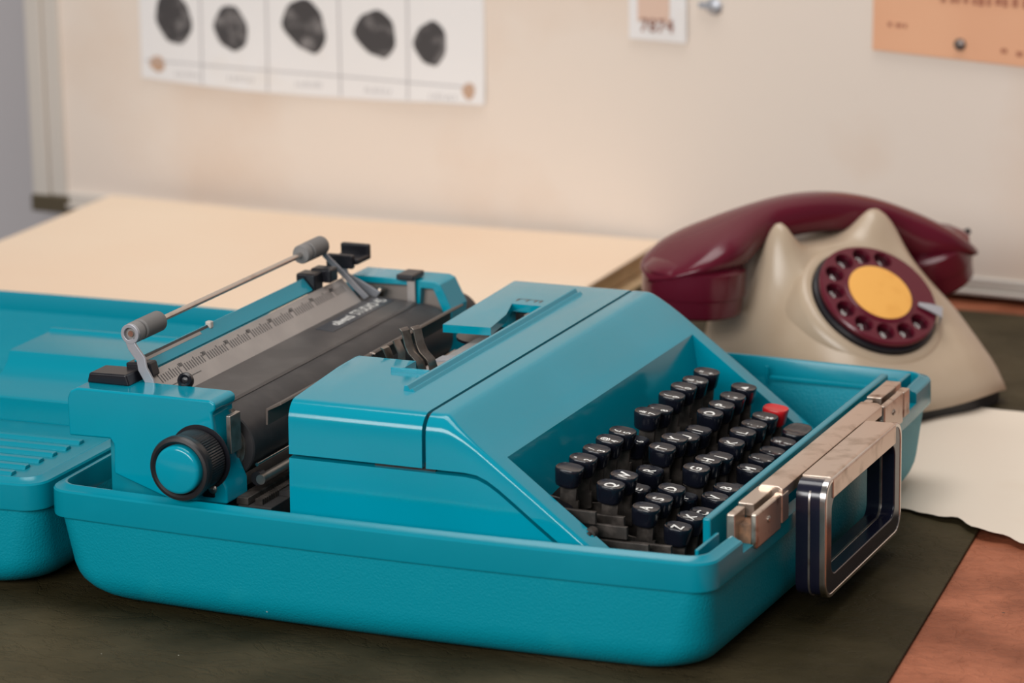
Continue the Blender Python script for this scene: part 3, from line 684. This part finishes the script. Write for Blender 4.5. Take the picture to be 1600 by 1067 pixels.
def place(o, parent, x, y, z, tilt=TILT):
    o.parent = parent; o.matrix_parent_inverse = Matrix.Identity(4)
    o.matrix_local = wm(parent).inverted() @ Matrix.Translation(P(x, y, z)) @ Matrix.Rotation(tilt, 4, 'Y')
def legend(s, key):
    vs = []; fs = []
    def put(ch, size, ox, oy, bold):
        v, f = text_mesh(ch, size)
        for bx, by in ((0, 0), (bold, 0), (0, bold)):
            n = len(vs)
            for a, b in v:
                x, y = -(b+by)+ox, (a+bx)+oy; vs.append((x*CM, y*CM, (dish(x, y)+.012)*CM))
            fs.extend(tuple(n+i for i in q) for q in f)
    if s == '^':
        vs = [(x*CM, y*CM, (dish(x, y)+.015)*CM) for x, y in ((.2, -.3), (.2, 0), (.2, .3), (-.2, .02))]; fs = [(0, 1, 3), (1, 2, 3)]
    elif len(s) == 1: put(s, .82, 0, 0, .035)
    else: put(s[0], .5, -.27, 0, .025); put(s[1], .55, .27, 0, .025)
    me = bpy.data.meshes.new('legend'); me.from_pydata(vs, [], fs); me.materials.append(M_white)
    o = bpy.data.objects.new('legend', me); COL.objects.link(o); o.parent = key
    return o
for rI, (kx, ky, kz) in enumerate(ROWS):
    for i, s in enumerate(LEG[rI]):
        dp = PRESS.get((rI, i), 0); y = ky+PITCHY*i
        if s == 'SHIFT': y += .55
        k = bpy.data.objects.new('key', KMR if s == 'RED' else KMS if s == 'SHIFT' else KM); COL.objects.link(k)
        place(k, TW, kx, y, kz-dp+random.uniform(-.05, .05))
        if s == 'RED': k['label'] = 'red key at the right end of the third row'
        elif s not in ('', 'SHIFT'): legend(s, k)
        # stem and lever of the key
        z = kz-dp
        MB().prism([(kx-.45, z-.9), (kx+.4, z-.9), (kx+.3, z-2.0), (kx-.55, z-2.0)], y-.1, y+.1).build('key_stem', M_lever, TW)
        MB().prism([(kx-.2, z-1.75), (kx+.45, z-1.75), (kx+.4, z-2.6), (23.9, -1.4+.1*rI), (23.9, -.8+.1*rI), (kx-1.2, z-1.6)], y-.09, y+.09).build('key_lever', M_lever, TW)
k = bpy.data.objects.new('margin_key', KM); COL.objects.link(k); place(k, TW, 26.1, 5.35, .35, R(18))
MB().prism([(23.8, -3.2), (23.8, -1.7), (29, -2.9), (33.8, -4.6), (33.8, -5.2)], 4.1, 29.8).build('key_bed', M_bed, TW)
# side link plates beside the near cheek
for x, y, z, l in ((27.0, 4.8, .1, 2.6), (28.3, 5.4, -.7, 2.8), (29.6, 5.2, -1.4, 2.6), (30.6, 6.2, -1.7, 2.2), (28.0, 6.3, -.5, 2.4), (31.0, 4.9, -2.0, 2.0)):
    MB().box(x-l/2, x+l/2, y-.12, y+.12, z-.35, z+.3, None).build('link_plate', M_lever, TW, bevel=.04)
MB().lathe([(.3, 0), (.3, .5), (.17, .52), (.17, .8), (.02, .82)], (28.3, 4.35, -.5), (0, -1, 0), 18).build('link_pivot', M_lever, TW, fix=True)
MB().box(31.8, 33.2, 9, 25, -3.1, -2.5).build('space_bar', M_black, TW, bevel=.2)

# ------------------------------------------------------------------ latch and carrying handle
MB().prism([(35.05, .55), (35.05, 1.12), (35.2, 1.24), (36.1, 1.24), (36.35, 1.1), (36.35, .55)], 9.3, 25.6).build('latch_bar', M_bar, TW, bevel=.05)
def latch(y0, y1, dx):
    MB().box(34.95, 35.4, y0, y0+1.5, -1.1, .95).build('latch_plate', M_latch, TW, bevel=.08)
    MB().box(34.9, 35.75, y0+1.8, y1, .35, 1.02).build('latch_slide', M_latch, TW, bevel=.06)
    lc = MB().box(36.0, 36.35, y0+.5, y1-1.5, -.85, .92).build('latch_clasp', M_latch, TW, bevel=.1)
    MB().lathe([(.17, 0), (.17, .05), (.08, .1), (.02, .1)], (36.35, (y0+y1)/2-.6, .2), (1, 0, 0), 14).build('rivet', M_steel, lc, fix=True)
    MB().box(35.9, 36.4, y1-1.5, y1-.5, -.6, .85).build('latch_hinge', M_latch, TW, bevel=.06)
    MB().box(35.3, 36.1, y0+.6, y1-.6, -.9, .3).build('latch_base', M_rust, TW)
latch(5.0, 10.6, 0); latch(25.6, 31.0, 0)
HX0, HX1 = 36.55, 38.1
def frame_ring(y0, y1, z0, z1, rad, x, n=6):
    pts = []
    for cy, cz, a0 in ((y1-rad, z1-rad, 0), (y0+rad, z1-rad, PI/2), (y0+rad, z0+rad, PI), (y1-rad, z0+rad, 1.5*PI)):
        for i in range(n): a = a0+PI/2*i/(n-1); pts.append((x, cy+rad*math.cos(a), cz+rad*math.sin(a)))
    return pts
def ring_frame(name, m, yo0, yo1, zo0, zo1, t, tb, x0, x1, ro=.9, ri=.7, parent=TW, bev=.08):
    O0 = frame_ring(yo0, yo1, zo0, zo1, ro, x0); O1 = frame_ring(yo0, yo1, zo0, zo1, ro, x1)
    I0 = frame_ring(yo0+t, yo1-t, zo0+tb, zo1-tb, ri, x0); I1 = frame_ring(yo0+t, yo1-t, zo0+tb, zo1-tb, ri, x1)
    mb = MB(); mb.loft([O0, O1, I1, I0, O0], cap=False); return mb.build(name, m, parent, bevel=bev, fix=True)
hd = ring_frame('handle', M_grip, 10.7, 23.3, -4.9, 1.1, 1.0, 1.0, HX0, HX1)
ring_frame('handle_edge', M_chrome, 10.62, 23.38, -4.98, 1.16, .22, .22, HX1-.28, HX1+.04, .95, .8, hd, .06)
ring_frame('handle_inlay', M_steel, 11.62, 22.38, -3.98, .0, .1, .1, 37.25, 37.4, .7, .65, hd, .02)
ring_frame('handle_seam', M_steel, 10.66, 23.34, -4.94, 1.05, .12, .12, 37.2, 37.3, .92, .85, hd, 0)
MB().prism([(HX0-.05, .25), (HX0-.05, 1.2), (HX1-.15, 1.22), (HX1+.06, 1.1), (HX1+.06, .1)], 11.75, 22.25).build('handle_bar', M_bar, hd, bevel=.06)

# ================================================================== CASE LID (beside, open)
LD = empty('case_lid', (-18, 18, -6.18), 'turquoise plastic typewriter case lid lying open with ribbed inside', 'case lid')
LM = Matrix.Translation((-.55, .25, 0)) @ Matrix.Rotation(R(2.2), 4, 'Z')
def LV(mb):
    mb.v = [tuple(LM @ Vector(p)) for p in mb.v]; return mb
lr = case_shell(-36.2, 0, 0, 36.6, -4.7)
mb = MB(); mb.loft(lr[:9], cap=False); mb.add(lr[0], [tuple(range(len(lr[0])-1, -1, -1))])
mb.loft([lr[8], lr[17], lr[18]], cap=False); mb.add(lr[18], [tuple(range(len(lr[18])))])
LV(mb).build('lid_bowl', M_case, LD, fix=True, ang=70)
mb = MB(); rim = [lr[8]]+lr[9:18]; mb.loft(rim+[rim[0]], cap=False); LV(mb).build('lid_rim', M_rim, LD, fix=True, ang=24)
LV(MB().prism([(.9, -2.0), (.9, -.25), (11.3, -.25), (11.3, -2.0)], -35.3, -.8, 'x')).build('ribbed_shelf', M_liner, LD, bevel=.1)
for i in range(6): LV(MB().prism([(1.7+i*1.25, -.3), (1.85+i*1.25, -.05), (2.3+i*1.25, -.05), (2.45+i*1.25, -.3)], -30, -2.6+.12*i, 'x')).build('shelf_rib', M_rim, LD, bevel=.08)
LV(MB().prism([(11.3, -5.5), (11.3, 1.05), (11.9, 1.2), (13.2, 1.35), (14.2, 1.6), (14.9, 2.05), (15.2, 2.55), (15.6, 2.6), (19.6, 2.55), (19.9, 2.75), (20.1, 2.75), (20.1, -5.5)], -10.2, -1.6, 'x')).build('stepped_block', M_rim, LD, bevel=.08)

# ================================================================== TELEPHONE
AZP = R(-35); PF = Vector((math.cos(AZP), math.sin(AZP), 0)); PS = Vector((-math.sin(AZP), math.cos(AZP), 0)); PO = Vector((28.3, 51.1, -6.18))
def Q(u, v, h): p = PO+PS*u+PF*v; return (p.x, p.y, p.z+h)
PH = empty('telephone', tuple(PO+PF*-3), 'ivory rotary telephone with maroon handset and amber dial centre', 'telephone')
UH, VC, VH = 7.9, -3.2, 8.9
def sq(a, b, k=.30): return a*math.sqrt(max(0, 1-b*b*k)), b*math.sqrt(max(0, 1-a*a*k))
def sstep(x, a, b): t = min(1, max(0, (x-a)/(b-a))); return t*t*(3-2*t)
def body_h(u, v):
    top = 6.45-.8*v
    top = min(top, 9.5)                                   # ridge behind the dial
    ridge = 9.5
    tro = math.exp(-((v+7.0)/1.9)**4)                            # trough for the handset
    H = min(top, ridge)-.1*tro
    if v < -10: H -= (-(v+10))*.75
    return H
def ears(u, v):
    return sum(am*math.exp(-((u-e)/wd)**2)*(math.exp(-((v+4.6)/1.2)**2)+.9*math.exp(-((v+9.6)/1.1)**2)) for e, am, wd in ((-4.8, 2.6, 1.25), (2.95, 1.75, 1.45)))
mb = MB(); NA, NB = 60, 64; vs = []
for j in range(NB+1):
    for i in range(NA+1):
        a, b = -1+2*i/NA, -1+2*j/NB; su, sv = sq(a, b); uu, vv = su*UH, VC+sv*VH
        ea = abs(a); eb = b
        # side falloff: steep shoulder, then flaring foot
        t = max(0, (ea-.50)/.50); px_ = .95-.5*sstep(vv, -4.5, 0); gside = (1-t**1.3)**px_
        gside = gside*(1-sstep(ea, .0, .1)*0)
        tf = max(0, (eb-.80)/.20); gf = 1-.55*tf**2.2
        tb = max(0, (-eb-.75)/.25); gb = (1-tf*0)*(1-tb**1.6)
        ku = uu; hh = .85+(body_h(uu, vv)-.85)*max(0, gside)*gf*gb
        low_wall = 2.2*(1-sstep(max(ea, abs(eb)), .93, 1.0))*(1)+.85
        hh = max(hh, .85+1.5*(1-max(ea, abs(eb))**10))
        vs.append(Q(uu, vv, hh+ears(uu, vv)))
W1 = NA+1; fs = [(j*W1+i, j*W1+i+1, (j+1)*W1+i+1, (j+1)*W1+i) for j in range(NB) for i in range(NA)]
e = list(range(W1))+[j*W1+NA for j in range(1, NB+1)]+[NB*W1+i for i in range(NA-1, -1, -1)]+[j*W1 for j in range(NB-1, 0, -1)]
n = len(vs)
bm_v = vs+[(vs[i][0], vs[i][1], PO.z+.7) for i in e]
fs += [(a, n+k, n+(k+1) % len(e), e[(k+1) % len(e)]) for k, a in enumerate(e)]
fs.append(tuple(n+k for k in range(len(e)))); mb.add(bm_v, fs)
bo = mb.build('body', M_ivory, PH, fix=True, ang=75)
sm_ = bo.modifiers.new('smooth', 'SMOOTH'); sm_.iterations = 6; sm_.factor = .5
base = [Vector(bm_v[n+k]) for k in range(len(e))]; cc = sum(base, Vector())/len(base)
bl = MB(); bl.loft([[(cc.x+(p.x-cc.x)*k, cc.y+(p.y-cc.y)*k, PO.z+z) for p in base] for k, z in ((.92, .0), (.95, .05), (.95, .8))]); bl.build('base_plate', M_foot, PH, fix=True)
# dial
DN = (PF*math.cos(R(51))+Vector((0, 0, math.sin(R(51))))).normalized()
DC = Vector(Q(-.65, .15, 6.5)); DS = PS; DU = DN.cross(DS).normalized()
if DU.z < 0: DU = -DU
MB().lathe([(5.3, -1.6), (4.9, -.4), (4.6, -.02), (4.35, .06), (4.1, .06), (4.05, -.2)], DC, DN, 64).build('dial_surround', M_ivory, PH, fix=True)
MB().lathe([(4.0, -.3), (4.0, .3), (3.9, .38), (3.0, .4), (.5, .4)], DC, DN, 64).build('dial_base', M_black, PH, fix=True)
fw = MB().lathe([(2.0, .55), (3.7, .55), (3.85, .62), (3.85, .78), (3.75, .88), (2.3, .95), (2.0, .95)], DC, DN, 72, caps=True)
hol = []
for k in range(10):
    a = R(55+27.5*k); c0 = DC+(DS*math.cos(a)+DU*math.sin(a))*2.98
    hol.append((MB().cyl(c0+DN*.3, c0+DN*1.2, .60, seg=20), 'DIFFERENCE'))
me = boolean(fw, hol); finish('finger_wheel', me, M_maroon, PH, bevel=.05)
MB().lathe([(3.8, .4), (3.8, .46), (1, .46)], DC, DN, 48).build('number_plate', M_maroon2, PH, fix=True)
for k in range(10):
    a = R(55+27.5*k); mb = MB(); c0 = DC+(DS*math.cos(a)+DU*math.sin(a))*2.98+DN*.475
    put_text(mb, '1234567890'[k], .6, c0, DS, DU, 1, .03); mb.build('dial_numeral', M_white, PH)
MB().lathe([(2.28, .9), (2.28, 1.0), (2.1, 1.06), (1.9, 1.06)], DC, DN, 56).build('dial_ring', M_maroon, PH, fix=True)
MB().lathe([(2.07, 1.0), (2.07, 1.08), (1.9, 1.1), (.05, 1.1)], DC, DN, 56).build('dial_card', M_yellow, PH, fix=True)
a = R(-33); dr = DS*math.cos(a)+DU*math.sin(a); dp = DN.cross(dr)
MB().loft([[DC+dr*rr+dp*wd+DN*(hh), DC+dr*rr-dp*wd+DN*hh, DC+dr*rr-dp*wd+DN*(hh+.1), DC+dr*rr+dp*wd+DN*(hh+.1)] for rr, wd, hh in ((2.5, .13, 1.05), (3.3, .3, 1.08), (4.1, .42, 1.0), (4.25, .42, .2))]).build('finger_stop', M_alu, PH, bevel=.03, fix=True)
# handset (lies in the cradle, a thing of its own)
HS = empty('handset', Q(0, -6.9, 8.5), 'maroon telephone handset resting across the cradle of the ivory phone', 'handset')
HV = -6.9; CW = 9.2
def htop(w): return 12.15-((w+.3)/12.2)**2*4.1-.05*w
rg = []
for i in range(49):
    w = -12.45+24.9*i/48
    if i in (0, 48): w *= .998
    aw = abs(w); end = math.sqrt(max(.02, 3.2**2-max(0, aw-CW)**2)) if aw > CW else 3.2
    hw = 1.55+(3.2-1.55)*sstep(aw, 3.6, 9.0); hw = min(hw, end)
    ht = htop(w)-.25*sstep(aw, 9, 12.4); hb = (htop(w)-2.5)*(1-sstep(aw, 4.6, 7.2))+(8.1-.035*w-.9*sstep(w, 0, 6))*sstep(aw, 4.6, 7.2)
    if hb > ht-.4: hb = ht-.4
    hb = min(hb, ht-.3); pts = []
    for k in range(24):
        a = 2*PI*k/24; c, s = math.cos(a), math.sin(a)
        y = hw*math.copysign(abs(c)**.8, c); z = (ht+hb)/2+(ht-hb)/2*math.copysign(abs(s)**.8, s)
        pts.append(Q(w, HV+y, z))
    rg.append(pts)
mb = MB(); mb.loft(rg); mb.build('grip', M_maroon, HS, fix=True, ang=60)
for sgn, b, t, nm_ in ((-1, 5.75, 8.6, 'earpiece'), (1, 5.0, 7.6, 'mouthpiece')):
    tl = Vector((PS*-.06*sgn)+Vector((0, 0, 1))).normalized() if sgn < 0 else (Vector((0, 0, 1))-PS*.28).normalized()
    MB().lathe([(2.4, 0), (2.85, .05), (3.0, .2), (3.1, 1.2), (3.16, 1.25), (3.2, 1.4), (3.2, t-b), (2.6, t-b+.5), (1.5, t-b+.7)], Q(sgn*CW, HV, b), tl, 48).build(nm_, M_maroon, HS, fix=True)
MB().cyl(Q(11.6, HV-.5, 7.6), Q(12.9, HV-.5, 7.9), .22, seg=12).build('cord_stub', M_black, HS)
for o in bpy.data.objects:
    if '_o' in o: del o['_o']
